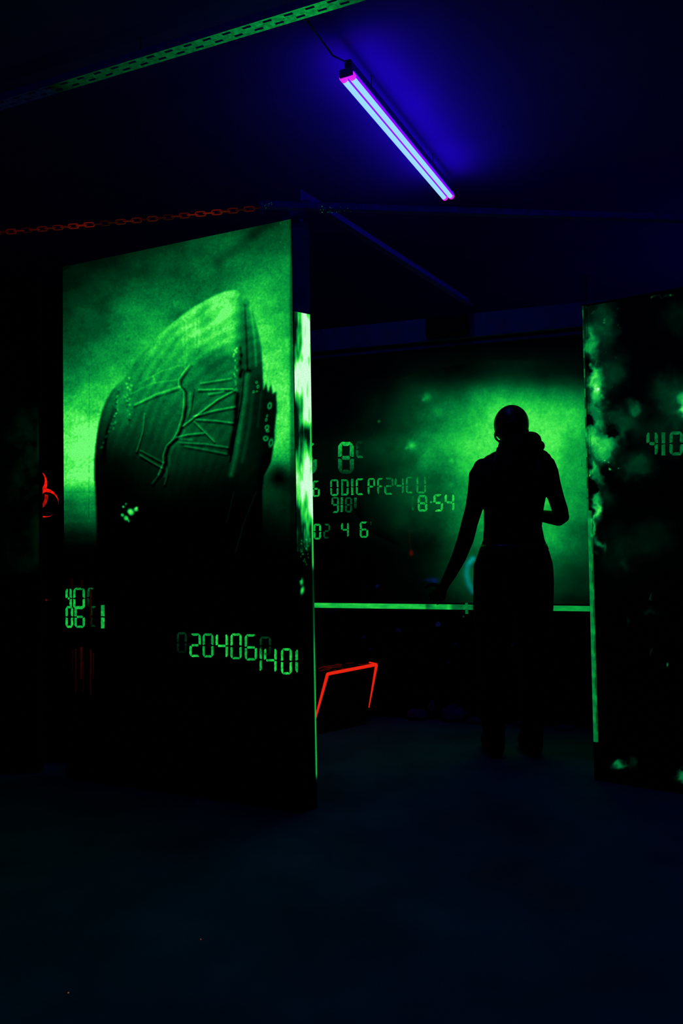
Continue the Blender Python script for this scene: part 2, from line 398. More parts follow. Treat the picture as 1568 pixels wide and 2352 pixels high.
for k in range(22):      # beads along the seams
    y = 800 + k * 4.6; cv.blob(541 + r2.uniform(-5, 4), y, 2.6, 2.6, .42 * (1 - k / 40) * r2.choice([1, .3, 1]), 0, 3)
for k in range(26):
    y = 868 + k * 4.4; cv.blob(294 + k * .1 + r2.uniform(-8, 8), y, 3.2, 2.6, .30 * r2.choice([1, .3, -.5]), .5, 3)
    cv.blob(272 - k * .4 + r2.uniform(-3, 3), 895 + k * 3.6, 2.6, 2.4, .24 * r2.choice([1, .4, -.5]), 0, 3)
for k in range(16): cv.blob(232 + k * 2.6, 1030 - k * 6 + r2.uniform(-3, 3), 2.5, 2.5, .14 * r2.choice([1, .2]), 0, 3)
for x, y, rx, ry in [(619, 932, 5, 8), (613, 955, 2, 3), (611, 964, 2.5, 4), (613, 982, 5, 6), (614, 990, 4, 3), (610, 1007, 6, 6), (622, 1017, 5, 10), (589, 878, 3, 3), (592, 888, 3, 4), (582, 900, 3, 3), (590, 899, 2, 2)]:
    cv.blob(x, y, rx, ry, .62, .2, 4); cv.blob(x, y, rx * .6, ry * .6, -.55, .2, 4)
for x, y, r, q in [(300, 1176, 8, .8), (312, 1170, 5, .7), (290, 1190, 6, .7), (297, 1196, 4, .55), (281, 1183, 4, .6), (283, 1164, 3, .6), (289, 1158, 3, .55), (314, 1166, 3, .5), (278, 1164, 2, .3)]:
    cv.blob(x, y, r, r * .9, q, .7, 4)
LN([(274, 1160), (294, 1183), (300, 1200)], 1.8, -.5); LN([(286, 1157), (304, 1166)], 1.6, -.3)
LN([(262, 940), (246, 990), (236, 1060)], 4, -.10)
hull = np.clip(cv.t, 0, 1); cv.t = np.clip(save, 0, 1) * (1 - mask) + hull * mask
# smoky soot around the lower right of the hull
cv.blob(640, 1085, 26, 30, -.25, 0, 2); LN([(205, 860), (204, 1190)], 0.9, -.13); LN([(150, 1130), (214, 1130)], 1.5, -.06)
cv.t *= 1 - 0.55 / (1 + np.exp(-(cv.X - 666) / 1.3)) * ((cv.Y > 470))
dust_glint = (rng.random(cv.t.shape) > .9965) * np.exp(-((cv.X - 655) / 40) ** 2 - ((cv.Y - 525) / 40) ** 2) * .5  # glints off dust at the top corner, painted in as bright specks
cv.t += cv.blur(dust_glint, .8) * 3
grain = cv.noise(1.3, 1); cv.t = np.clip(cv.t * (1 + .06 * grain), 0, .87)
MURAL_L = cv
def col_left(X, Y, U, Z):
    t = MURAL_L.sample(X, Y); c = pal(t)
    fade = np.clip(1 - U / 0.01, 0, 1); return c
paint_sheet('mural', LP, 0.002, LP.len - 0.002, 0.9, LH, 0.003, col_left, M['fluo'], left)

# end face: ragged splashes of almost white-green paint
ce = Canvas(655, 640, 745, 1820)
stre = ce.noise(1.5, 3, 9.0) + .8 * ce.noise(5, 2, 3.0); base = ce.grid([670, 760], [640, 680, 700, 740, 900, 970, 990, 1030, 1060, 1110, 1180, 1215, 1250, 1270, 1330, 1350, 1370, 1820],
    [[v, v] for v in [.05, .12, .80, 1.0, 1.02, .72, .12, .50, .84, .92, .80, .58, .25, 0, 0, .0, 0, 0]], 4)
s_ = (ce.X - (686 + (ce.Y - 1100) * .0165)) / 30.0      # 0..1 across the face
lean = np.clip(1.15 - 1.3 * np.clip(.62 - s_, 0, 1) * (0.7 + .5 * np.sin(ce.Y / 37.0)), 0, 1.1)
t = base * lean + .17 * stre * (base > .05)
t = np.where(base > .03, np.clip((t - .20) * 1.40, 0, 1), 0) * .95 + .05 * (base > .04)
ce.t = ce.blur(t, .8)
rim = np.clip(ce.grid([670, 760], [640, 680, 700, 1300, 1310, 1380, 1450, 1500, 1780, 1790, 1820], [[v, v] for v in [0, .2, .8, .8, .12, .2, .35, .62, .70, 0, 0]], 4), 0, 1)
rx_ = 712 + (ce.Y - 1000) * .0172
ce.t = np.maximum(ce.t, rim * np.exp(-((ce.X - rx_ - 1.5) / 1.9) ** 2))
ce.blob(692, 1336, 4, 8, .6, 0, 3); ce.blob(690, 1330, 2, 3, -.5, 0, 3); ce.blob(694, 1356, 4, 9, .72, .2, 3)
for k in range(30): ce.blob(random.uniform(690, 712), random.uniform(1235, 1300), 1.2, 2, .25, 0, 3)
ce.t = np.clip(ce.t, 0, 1)
paint_sheet('painted_edge', EP, 0.001, EP.len - 0.001, 0.05, LH - 0.01, 0.0025, lambda X, Y, U, Z: pal(ce.sample(X, Y)) + s2l([0, 6, 14]) * (ce.sample(X, Y) < .05)[:, None] * 0, M['fluo'], left)
bm = bmesh.new(); b = [EP.pt(0, 2.02, .0004), EP.pt(EP.len, 2.02, .0004), EP.pt(EP.len, LH, .0004), EP.pt(0, LH, .0004)]
q = [p - EP.n * .004 + Vector((0, 0, 0)) for p in b]; hull8(bm, b, [p + EP.n * .002 for p in b]); set_props(finish('bare_edge_strip', bm, M['edge'], left), 'unpainted blue-grey upper end of the slab')

L1 = [('4', 145, 1350, 165, 1399, .5, .62), ('0', 168, 1350, 195, 1399, .42, .62), ('C', 200, 1350, 217, 1396, .3, .04),
      ('0', 147, 1392, 168, 1442, .5, .62), ('6', 171, 1392, 195, 1442, .55, .5), ('C', 206, 1392, 223, 1440, .22, .1), ('1', 232, 1390, 240, 1443, .45, .62)]
lettering('painted_number', LP, [(i[0], max(i[1], 150.5), *i[2:]) for i in L1], left, 5.2)
lettering('painted_number', LP, [('0', 406, 1452, 429, 1500, .14, .04), ('2', 435, 1455, 461, 1509, .48, .62), ('0', 465, 1455, 490, 1510, .45, .5), ('4', 495, 1455, 523, 1512, .6, .62),
                                 ('0', 529, 1455, 555, 1514, .6, .5), ('6', 562, 1457, 590, 1517, .55, .5), ('0', 596, 1462, 622, 1505, .16, .06)], left, 5.2)
lettering('painted_number', LP, [(')', 576, 1487, 601, 1543, .5, .5), ('4', 606, 1488, 635, 1545, .55, .62), ('0', 645, 1489, 670, 1549, .6, .65), ('(', 678, 1490, 699, 1547, .5, .5, 6)], left, 5.2)
# dim red drips low on the slab
lp_, cl_ = [], []
for x, ya, yb, w, k in [(172, 1490, 1592, 3, .05), (184, 1486, 1560, 5, .11), (190, 1520, 1590, 2, .05), (206, 1492, 1595, 4, .06), (213, 1500, 1560, 3, .05), (166, 1490, 1540, 2, .03), (163, 1330, 1352, 4, .04), (186, 1332, 1352, 4, .04), (206, 1352, 1440, 4, .08)]:
    lp_.append([(x, ya), (x + w, ya), (x + w, yb), (x, yb)]); r = np.array([k, k * .03, 0]) * .4; cl_.append([r * .5, r, r * .3, r * .3])
painted_poly('red_drips', LP, lp_, cl_, left, off=.003)

# ------------------------------------------------------------------ panel with the biohazard sign, and the nearest dark panel at the left rim
P2 = Plane(on_z(40, 1752, 0), on_z(185, 1752, 0))
haz = empty('partition_panel', P2.pt(P2.len / 2, 0), 'narrow dark panel bearing a red biohazard sign, tucked behind the mural slab', 'partition panel')
bm = bmesh.new(); slab(bm, P2, -P2.n * .05, 0, 2.38, -.35, P2.len + .02); finish('board', bm, M['black'], haz)
def arc(cx, cy, r, a0, a1, n): return [(cx + r * math.cos(a0 + (a1 - a0) * k / n), cy + r * math.sin(a0 + (a1 - a0) * k / n)) for k in range(n + 1)]
RED = s2l([235, 22, 6]); lp_, cl_ = [], []
cx, cy = 75, 1140; R = 30
for k in range(3):
    th = -PI / 2 + k * 2 * PI / 3
    ox, oy = cx + R * math.cos(th), cy + R * math.sin(th)
    n = 26; outer = arc(ox, oy, 33.5, th + .42, th + 2 * PI - .42, n); inner = arc(ox + 6.5 * math.cos(th), oy + 6.5 * math.sin(th), 28, th + .50, th + 2 * PI - .50, n)
    for i in range(n): lp_.append([outer[i], outer[i + 1], inner[i + 1], inner[i]]); cl_.append(RED)
for k in range(3):
    th = -PI / 2 + k * 2 * PI / 3; n = 8
    o_ = arc(cx, cy, 35, th - .62, th + .62, n); i_ = arc(cx, cy, 28, th - .70, th + .70, n)
    for i in range(n): lp_.append([o_[i], o_[i + 1], i_[i + 1], i_[i]]); cl_.append(RED * .45)
painted_poly('biohazard_sign', P2, lp_, cl_, haz)
painted_poly('red_splash', P2, [arc(106, 1378, 2.6, 0, 2 * PI * .9, 8), arc(95.5, 1381, 2, 0, 2 * PI * .9, 6)], [RED * .12, RED * .1], haz)
P3 = Plane(on_z(-700, 1800, 0), on_z(93, 1775, 0))
near = empty('partition_panel', P3.pt(P3.len / 2, 0), 'black panel cut off by the left edge of the picture, in front of the biohazard sign', 'partition panel')
bm = bmesh.new(); slab(bm, P3, -P3.n * .05, 0, 2.38); finish('board', bm, M['black'], near)
c3 = Canvas(0, 850, 110, 1360); c3.t = np.clip(c3.noise(14, 4) * .03 + .012 - .0, 0, .09) * np.clip((c3.X - 0) / 60, 0, 1)
c3.blob(91, 1010, 6, 50, .09); c3.blob(84, 1240, 12, 60, .05); c3.t = c3.t * np.exp(-((c3.Y - 1110) / 190) ** 4)
paint_sheet('faint_paint', P3, P3.len - .28, P3.len - .001, .95, 1.75, .005, lambda X, Y, U, Z: pal(c3.sample(X, Y)) - pal(0), M['fluo'], near)

# ------------------------------------------------------------------ back partition with the nebula mural
GB1 = on_z(722, 1637, 0); GB2 = on_z(1355, 1674, 0)
BP = Plane(GB1, GB2); BH = 2.36; U0, U1 = -1.9, BP.len + 1.1
bk = empty('partition_wall', BP.pt(BP.len / 2, 0), 'long back wall of the room with a green nebula mural above a dark lower half', 'partition wall')
bm = bmesh.new(); slab(bm, BP, -BP.n * .08, 0, BH, U0, U1); finish('board', bm, M['black'], bk)
cb = Canvas(690, 790, 1400, 1400)
xs = [720, 800, 880, 960, 1020, 1080, 1140, 1200, 1260, 1320, 1345, 1390]
rows = [[.0] * 12, [0, 0, 0, .02, .03, .04, .05, .05, .05, .04, .03, 0], [0, 0, .02, .13, .17, .27, .36, .38, .36, .28, .24, .2],
        [0, 0, .04, .20, .26, .40, .58, .68, .60, .50, .40, .3], [0, .01, .05, .20, .34, .56, .70, .86, .80, .52, .42, .3],
        [.01, .03, .14, .34, .48, .74, .80, .84, .84, .60, .45, .3], [.02, .02, .12, .28, .40, .68, .72, .72, .82, .56, .42, .3],
        [.01, .02, .10, .22, .32, .56, .64, .64, .70, .50, .40, .3], [0, .01, .13, .24, .32, .52, .54, .54, .62, .42, .36, .3],
        [0, 0, .05, .12, .22, .42, .52, .48, .45, .36, .30, .2], [0, 0, .0, .02, .09, .30, .42, .42, .35, .25, .20, .1],
        [0, 0, 0, .01, .05, .20, .30, .30, .20, .10, .08, .05], [0, 0, 0, 0, .02, .09, .12, .10, .05, .02, .02, 0]]
gb = cb.grid(xs, [800, 868, 900, 940, 980, 1020, 1060, 1100, 1140, 1200, 1260, 1320, 1385], rows, 13)
cl = cb.noise(38, 4); cl2 = cb.noise(15, 3)
cb.t = gb * (1 + .13 * cl + .09 * cl2) + .018 * cl * (gb > .02)
for x, y, r, q in [(945, 1023, 9, .34), (933, 1029, 4, .2), (980, 912, 9, .22), (972, 918, 4, .15), (870, 968, 3, .25), (1005, 948, 14, .12), (960, 1040, 20, .06), (1036, 1058, 6, .12), (1052, 1060, 4, .1), (1035, 1112, 8, .08),
                   (985, 1043, 20, .10), (970, 1065, 16, .08), (1100, 1028, 6, .08), (1080, 1014, 4, .08), (1257, 975, 6, .10), (1254, 998, 6, .10), (1310, 944, 6, .1), (1318, 940, 4, .1), (1303, 950, 4, .08), (1326, 953, 3, .08), (1290, 940, 3, .08)]:
    cb.blob(x, y, r, r, q)
for k in range(70): cb.blob(random.uniform(940, 1340), random.uniform(890, 1120), random.uniform(1, 2.2), random.uniform(1, 2.2), random.uniform(.02, .09))
cb.t = np.where(cb.t > .68, .68 + (cb.t - .68) * .5, cb.t); cb.t = np.clip(cb.t * (1 + .04 * cb.noise(1.5, 1)), 0, .82)
ct = Canvas(690, 790, 1400, 1400)      # cyan streak beside the hip, and dull blue smudges
ct.line([(1084, 1284), (1074, 1298), (1071, 1318), (1076, 1340), (1086, 1358)], 6, .22); ct.line([(1086, 1284), (1078, 1292)], 5, .2)
cu = Canvas(690, 790, 1400, 1400); cu.blob(992, 1332, 13, 4, .045); cu.blob(998, 1338, 5, 6, .05); cu.blob(866, 1346, 3, 3, .05)
cr = Canvas(690, 790, 1400, 1400); cr.blob(944, 1270, 4, 6, .05, 0, 3); cr.line([(940, 1220), (942, 1262)], 2.5, .003)
def col_back(X, Y, U, Z):
    t = cb.sample(X, Y); c = pal(t)
    c = c + ct.sample(X, Y)[:, None] * np.array([0, .5, .55]) + cu.sample(X, Y)[:, None] * np.array([.03, .06, .9]) + cr.sample(X, Y)[:, None] * np.array([1., .02, .0])
    return c
RAILZ = BP.uz(1000, 1392)[1]
paint_sheet('mural', BP, -.12, BP.len + .12, RAILZ + .02, 2.30, 0.004, col_back, M['fluo'], bk)
ST = 4.2
lettering('painted_number', BP, [('6', 694, 1018, 727, 1088, .55, .3, 9), ('8', 776, 1015, 812, 1088, .58, .14, 9), ('C', 817, 1013, 838, 1052, .10, .3, 6)], bk)
lettering('painted_number', BP, [('G', 717, 1104, 734, 1141, .5, .55), ('O', 758, 1101, 777, 1139, .40, .46), ('D', 783, 1101, 800, 1138, .38, .44), ('I', 806, 1100, 811, 1137, .36, .48), ('C', 817, 1099, 837, 1137, .46, .50), ('P', 844, 1098, 861, 1137, .46, .42),
    ('F', 866, 1098, 881, 1136, .42, .42), ('2', 882, 1097, 903, 1136, .30, .42), ('4', 906, 1097, 927, 1134, .34, .44), ('C', 932, 1095, 950, 1133, .36, .42), ('U', 956, 1094, 978, 1133, .40, .45)], bk, ST)
lettering('painted_number', BP, [('9', 761, 1141, 778, 1178, .3, .42), ('1', 782, 1142, 787, 1176, .36, .42), ('8', 792, 1142, 808, 1177, .22, .22), ('1', 813, 1143, 819, 1168, .28, .1)], bk, ST)
lettering('painted_number', BP, [('1', 945, 1140, 950, 1172, .28, .24), ('8', 959, 1137, 981, 1175, .48, .56), ('.', 987, 1151, 992, 1156, .5), ('5', 995, 1135, 1017, 1175, .60, .64), ('4', 1021, 1134, 1043, 1174, .64, .54)], bk, 5)
lettering('painted_number', BP, [('0', 720, 1203, 737, 1239, .5, .52), ('2', 742, 1203, 758, 1237, .26, .16), ('4', 783, 1200, 801, 1234, .5, .42), ('6', 826, 1198, 845, 1235, .5, .52), ('I', 850, 1198, 853, 1206, .14, .1)], bk, ST)
lettering('painted_number', BP, [('L', 1334, 1054, 1352, 1092, .42, .42)], bk, 4)
# cap rail painted green: the glowing line at hip height
bm = bmesh.new(); zc = RAILZ
b = [BP.pt(U0, zc - .02), BP.pt(U1, zc - .02), BP.pt(U1, zc - .02, .035), BP.pt(U0, zc - .02, .035)]
hull8(bm, b, [p + Vector((0, 0, .038)) for p in b]); finish('rail', bm, M['black'], bk)
cR = Canvas(700, 1350, 1400, 1440)
seg_t = np.interp(cR.X[0], [700, 721, 760, 860, 975, 980, 1000, 1022, 1030, 1040, 1060, 1072, 1082, 1100, 1240, 1254, 1262, 1320, 1356, 1400],
                  [.5, .56, .58, .60, .56, .3, .52, .5, .62, .3, .3, .40, .3, .04, .04, .10, .42, .46, .42, .4])
cR.t = seg_t[None, :] * (1 + .1 * cR.noise(8, 3, .3)); cR.t[:, :] *= 1
paint_sheet('rail_paint', BP, -.10, BP.len + .10, zc - .016, zc + .014, 0.004, lambda X, Y, U, Z: pal(cR.sample(X, Y)), M['fluo'], bk, off=.0365)
painted_poly('paint_drips', BP, [[(1068, 1385), (1074, 1385), (1075, 1410), (1068, 1410)], [(1063, 1392), (1079, 1392), (1079, 1400), (1063, 1400)], arc(1064, 1416, 2.5, 0, 5.6, 7)],
             [pal(.3), pal(.32), pal(.14)], bk, off=.039)
lp_, cl_ = [], []
for x, y, rx, ry, k in [(1006, 1434, 8, 7, .020), (915, 1448, 7, 6, .008), (1095, 1449, 8, 7, .010), (836, 1463, 6, 4, .006), (1047, 1480, 5, 5, .005), (1178, 1480, 5, 4, .004), (850, 1490, 4, 3, .004), (760, 1402, 20, 5, .003), (1030, 1520, 6, 4, .003)]:
    a = arc(x, y, 1, 0, 2 * PI * 11 / 12, 11); lp_.append([(x + (p[0] - x) * rx * random.uniform(.6, 1.1), y + (p[1] - y) * ry * random.uniform(.6, 1.1)) for p in a])
    cl_.append(np.array([.05, .12, 1.]) * k)
painted_poly('blue_splashes', BP, lp_, cl_, bk)
# top rail / trunking with a junction box
bm = bmesh.new()
b = [BP.pt(U0, BH - .10), BP.pt(U1, BH - .10), BP.pt(U1, BH - .10, .05), BP.pt(U0, BH - .10, .05)]
hull8(bm, b, [p + Vector((0, 0, .14)) for p in b]); finish('top_trunking', bm, M['trunk'], bk, bevel=.004)
bm = bmesh.new()
b = [BP.pt(U0, BH - .135), BP.pt(U1, BH - .135), BP.pt(U1, BH - .135, .022), BP.pt(U0, BH - .135, .022)]
hull8(bm, b, [p + Vector((0, 0, .018)) for p in b]); finish('trim_strip', bm, M['trunk'], bk)
jb0, _ = BP.uz(985, 765); jb1, _ = BP.uz(1080, 765)
bm = bmesh.new(); b = [BP.pt(jb0, BH - .08, .05), BP.pt(jb1, BH - .08, .05), BP.pt(jb1, BH - .08, .10), BP.pt(jb0, BH - .08, .10)]
hull8(bm, b, [p + Vector((0, 0, .11)) for p in b]); set_props(finish('junction_box', bm, M['black'], bk, bevel=.006), 'black box fixed on the trunking')

# ------------------------------------------------------------------ right partition slab
D = on_z(1367, 1792, 0); E = on_z(1568, 1824, 0); E = D + (E - D) * 2.4
RP = Plane(D, E); RH = 2.13
nR = -RP.n * .05 + RP.u * -.0
rg = empty('partition_panel', RP.pt(RP.len / 2, 0), 'dark slab at the right edge, splashed green down its left side', 'partition panel')
bm = bmesh.new(); slab(bm, RP, -RP.n * .06, 0, RH); finish('board', bm, M['black'], rg)
cq = Canvas(1330, 600, 1640, 1860)
for x, y, rx, ry, q, a in [(1357, 790, 13, 34, .42, 0), (1363, 868, 13, 26, .62, 0), (1368, 905, 16, 46, .52, 0), (1372, 965, 12, 16, .34, 0), (1362, 1000, 14, 26, .52, 0), (1384, 1022, 26, 34, .56, .3), (1392, 1045, 14, 14, .3, 0),
    (1360, 1075, 8, 22, .52, 0), (1375, 1100, 7, 16, .40, -.5), (1370, 1150, 9, 30, .50, 0), (1368, 1185, 8, 20, .3, 0), (1362, 1215, 5, 30, .38, 0), (1376, 1250, 6, 18, .32, -.4), (1455, 938, 12, 12, .18, 0), (1440, 925, 8, 10, .08, 0), (1572, 928, 14, 26, .66, 0),
    (1566, 930, 34, 46, .15, 0), (1535, 900, 40, 34, .09, 0), (1460, 1068, 34, 26, .13, 0), (1380, 740, 26, 60, .17, 0), (1400, 860, 30, 40, .14, .4), (1420, 965, 36, 26, .13, 0), (1428, 1000, 8, 18, .12, 0), (1490, 980, 40, 40, .06, 0), (1540, 1000, 30, 40, .08, 0), (1395, 1140, 16, 24, .07, -.5),
    (1500, 1240, 50, 40, .035, 0), (1420, 1260, 40, 50, .045, 0), (1430, 1300, 12, 14, .05, 0), (1560, 730, 30, 30, .05, 0), (1418, 1758, 12, 8, .46, 0), (1434, 1755, 10, 4, .2, 0), (1455, 1752, 8, 10, .08, 0), (1562, 1780, 9, 6, .26, 0), (1575, 1785, 12, 8, .3, 0),
    (1493, 1370, 3, 8, .12, 0), (1500, 1500, 2, 8, .10, 0), (1533, 1528, 1.5, 6, .42, 0), (1440, 1428, 4, 6, .05, 0), (1494, 1404, 16, 4, .04, 0)]:
    cq.blob(x, y, rx, ry, q, a, 2.4)
ragg = cq.noise(11, 4); cq.t = np.clip(cq.t * (1 + .32 * ragg) , 0, 1)
cq.blob(1352, 838, 10, 6, -.45, .2, 2); cq.blob(1357, 965, 9, 11, -.38, 0, 2); cq.blob(1400, 978, 20, 12, -.14, 0, 2); cq.blob(1363, 1117, 9, 13, -.42, 0, 2); cq.blob(1400, 992, 12, 6, -.3, .2, 3); cq.blob(1350, 855, 4, 8, -.3, 0, 3)
cq.t = np.clip(cq.t, 0, 1)
for k in range(170):
    x = 1350 + abs(random.gauss(0, 32)); cq.blob(x, random.uniform(690, 1100), 1.0, random.uniform(1, 1.8), random.uniform(.04, .22), 0, 3)
for x, y, q in [(1408, 672, .3), (1501, 682, .3), (1537, 678, .35), (1343, 694, .4), (1378, 735, .3), (1384, 727, .2), (1372, 897, .3), (1389, 1052, .5), (1399, 1059, .4), (1404, 1079, .7), (1417, 1072, .3), (1357, 1091, .5)]:
    cq.blob(x, y, 2.4, 3, q, .3, 3)
cq.line([(1500, 682), (1545, 679)], 1.5, .06)
wx, wy = Canvas(1330, 600, 1640, 1860), Canvas(1330, 600, 1640, 1860); wx.t = wx.noise(7, 3) * 5.5; wy.t = wy.noise(7, 3) * 6.5
paint_sheet('splashed_paint', RP, 0.019, .62, .02, RH - .01, 0.003, lambda X, Y, U, Z: pal(cq.sample(X + wx.sample(X, Y), Y + wy.sample(X, Y))) * np.array([1, .92, 1.15]), M['fluo'], rg)
lettering('painted_number', RP, [('4', 1484, 991, 1510, 1047, .30, .30), ('I', 1519, 993, 1527, 1046, .26, .30), ('0', 1537, 991, 1568, 1046, .30, .28)], rg, 7)
rzt = lambda Z: np.interp(Z, [0, .06, .10, .16, .24, .7, 1.0, 1.15, 1.2, 1.35, 1.6, 1.9, 2.05, 2.1], [0, 0, .12, .30, .40, .42, .40, .42, .40, .46, .52, .34, .18, .34])
def col_re(X, Y, U, Z):
    w_ = .92 * np.where(Z > 1.2, (U < .002) * .8, 1 - .45 * (U > .013 + .003 * np.sin(Z * 40)))
    und = cq.sample(X + wx.sample(X, Y), Y + wy.sample(X, Y)) * (Z > 1.0)
    return pal(und) + pal(rzt(Z) * (1 + .16 * np.sin(Z * 31) * np.sin(Z * 97 + U * 60)) * np.where(Z > 1.25, .6 + .55 * (np.sin(Z * 70) > .2), 1) * w_)
bm = bmesh.new(); b = [RP.pt(-.003, 0.0, .004), RP.pt(.019, 0.0, .004), RP.pt(.019, 0.0, -.001), RP.pt(-.003, 0.0, -.001)]
hull8(bm, b, [p + Vector((0, 0, RH)) for p in b]); prof = finish('corner_profile', bm, M['black'], rg); set_props(prof, 'narrow green-painted strip down the left edge')
paint_sheet('painted_edge', RP, -.0025, .0185, 0.17, RH - .005, 0.003, col_re, M['fluo'], rg, off=.0045)

# ================================================================== THE PERSON (from behind, head bent)
foot = on_z(1178, 1732, 0); PY = foot.y; S = F / PY
def pp(px, py, dy=0.0): return on_y(px, py, PY + dy)
person = empty('person', Vector((foot.x, foot.y, 0)), 'person in dark clothes seen from behind, head bowed, one elbow bent, before the green mural', 'person')
def ring_loft(bm, rings, n=28, cap=True):
    """rings: (centre, half width, half depth, axis_u, axis_v)"""
    vs = []
    for c, a, b, U, V in rings:
        r = []
        for k in range(n):
            t = 2 * PI * k / n; cs, sn = math.cos(t), math.sin(t); e = .86
            r.append(bm.verts.new(c + U * (a * math.copysign(abs(cs) ** e, cs)) + V * (b * math.copysign(abs(sn) ** e, sn))))
        vs.append(r)
    for p, q in zip(vs, vs[1:]):
        for k in range(n): bm.faces.new((p[k], p[(k + 1) % n], q[(k + 1) % n], q[k]))
    if cap: bm.faces.new(vs[0][::-1]); bm.faces.new(vs[-1])
XU, YU, ZU = Vector((1, 0, 0)), Vector((0, 1, 0)), Vector((0, 0, 1))
def body_rings(rows):
    out = []
    for y, xl, xr, d, dy in rows:
        a, b = pp(xl, y, dy), pp(xr, y, dy); out.append(((a + b) / 2, (b - a).length / 2, d, XU, YU))
    return out
bm = bmesh.new()
ring_loft(bm, body_rings([(1024, 1162, 1222, .060, .06), (1034, 1146, 1240, .075, .04), (1046, 1116, 1262, .090, .02), (1062, 1100, 1268, .105, .01), (1095, 1098, 1264, .118, 0), (1130, 1106, 1254, .120, 0),
    (1171, 1112, 1246, .112, .0), (1205, 1113, 1241, .104, .01), (1240, 1112, 1246, .108, .01), (1264, 1101, 1257, .118, 0), (1298, 1090, 1267, .126, -.01), (1340, 1088, 1269, .128, -.01), (1372, 1089, 1268, .118, 0), (1392, 1094, 1262, .10, 0)]))
# legs
for sx, pts in ((-1, [(1130, 1360, 41, 0), (1129, 1420, 39, 0), (1130, 1490, 33, .01), (1132, 1545, 27, .0), (1131, 1600, 27, -.02), (1133, 1660, 20, -.01), (1134, 1712, 16, 0)]),
                (1, [(1226, 1360, 41, 0), (1225, 1420, 39, 0), (1223, 1490, 33, .02), (1221, 1545, 27, .03), (1222, 1600, 27, .0), (1221, 1660, 20, -.01), (1221, 1712, 16, 0)])):
    P_ = [pp(x, y, d) for x, y, r, d in pts]; ring_loft(bm, [(p, q[2] / S, q[2] / S * 1.05, XU, YU) for p, q in zip(P_, pts)], 20)
    f = Vector((P_[-1].x, P_[-1].y + .045, .045)); ellipsoid(bm, f, (.047, .135, .046)); ellipsoid(bm, f + Vector((0, -.08, 0)), (.04, .05, .045))
# arms
la = [(1109, 1074, 21, 0), (1100, 1092, 24, -.005), (1095, 1130, 21.5, -.01), (1088, 1168, 20, -.01), (1078, 1202, 19, -.01), (1069, 1238, 19, 0), (1053, 1281, 17, .02), (1036, 1315, 14.5, .04), (1021, 1342, 11.5, .06), (1015, 1354, 11.5, .065)]
tube(bm, [pp(x, y, d) for x, y, r, d in la], [r / S for x, y, r, d in la], 18)
ra = [(1252, 1060, 20, 0), (1260, 1085, 22, -.005), (1267, 1112, 20, -.01), (1277, 1145, 18.5, -.01), (1286, 1172, 18, -.01), (1289, 1188, 18, 0), (1283, 1191, 18, .03), (1262, 1188, 16, .08), (1238, 1184, 14, .14), (1212, 1178, 12, .19), (1202, 1176, 12, .20)]
tube(bm, [pp(x, y, d) for x, y, r, d in ra], [r / S for x, y, r, d in ra], 18)
for x, y, q_ in ((1108, 1077, 22), (1253, 1070, 21)): ellipsoid(bm, pp(x, y, 0), (q_ / S, .06, q_ / S * 1.1))
# hands: palm, four bent fingers, thumb
def hand(bm, w, d, side, curl, sc_=1.0):
    d = d.normalized(); side = (side - d * side.dot(d)).normalized(); nrm = d.cross(side).normalized()
    ring_loft(bm, [(w, .026, .017, side, nrm), (w + d * .03, .036, .016, side, nrm), (w + d * .065, .041, .015, side, nrm), (w + d * .09, .040, .012, side, nrm)], 16)
    for k, (o, ln, r) in enumerate([(-.030, .072, .0085), (-.010, .082, .009), (.011, .077, .0088), (.030, .060, .0078)]):
        p = w + d * .082 + side * o; pts = [p]; dd = d + side * (o * 1.6); a = 0
        for s_i in (.42, .32, .26):
            a += curl; v = (dd * math.cos(a) + nrm * math.sin(a)).normalized(); p = p + v * (ln * s_i); pts.append(p)
        tube(bm, pts, [r, r * .97, r * .9, r * .72], 10); ellipsoid(bm, pts[-1], (r * .74,) * 3, None, 8, 6)
    p = w + d * .022 - side * .028; pts = [p, p + (d * .7 - side * .75 + nrm * .3) * .034, p + (d * .75 - side * .6 + nrm * .4) * .066, p + (d * .85 - side * .48 + nrm * .45) * .088]
    tube(bm, pts, [.013, .0115, .010, .0075], 10); ellipsoid(bm, pts[-1], (.0078,) * 3, None, 8, 6)
wl = pp(1016, 1353, .065); hand(bm, wl, pp(1009, 1368, .17) - pp(1016, 1353, .065), YU * -1 + XU * .25, .38)
wr = pp(1204, 1176, .20); hand(bm, wr, Vector((-1, .28, .12)), ZU * -1, .45)
# neck and head (bowed forward = away from us)
nk = pp(1190, 1032, .02); hc = pp(1174, 985, .075)
tube(bm, [nk, nk.lerp(hc, .5), hc], [.068, .06, .06], 18)
tilt = Matrix.Rotation(math.radians(-24), 3, 'X') @ Matrix.Rotation(math.radians(-3), 3, 'Y')
ellipsoid(bm, hc + Vector((0, 0, .018)), (.079, .098, .095), tilt, 28, 20)
ellipsoid(bm, hc + tilt @ Vector((0, .045, -.055)), (.056, .055, .062), tilt, 20, 14)      # jaw
ellipsoid(bm, hc + tilt @ Vector((0, .060, -.098)), (.024, .022, .018), tilt, 14, 10)      # chin
ellipsoid(bm, hc + tilt @ Vector((0, .108, -.022)), (.013, .020, .026), tilt, 12, 10)      # nose
ellipsoid(bm, hc + tilt @ Vector((0, .094, .018)), (.052, .014, .010), tilt, 14, 8)        # brow
ellipsoid(bm, hc + tilt @ Vector((0, .098, -.062)), (.026, .010, .009), tilt, 12, 8)       # lips
for s in (-1, 1):
    ellipsoid(bm, hc + tilt @ Vector((s * .078, .0, -.015)), (.010, .018, .030), tilt, 12, 8)
    ellipsoid(bm, hc + tilt @ Vector((s * .040, .080, -.028)), (.020, .018, .016), tilt, 12, 8)
body = finish('body', bm, M['skin'], person)
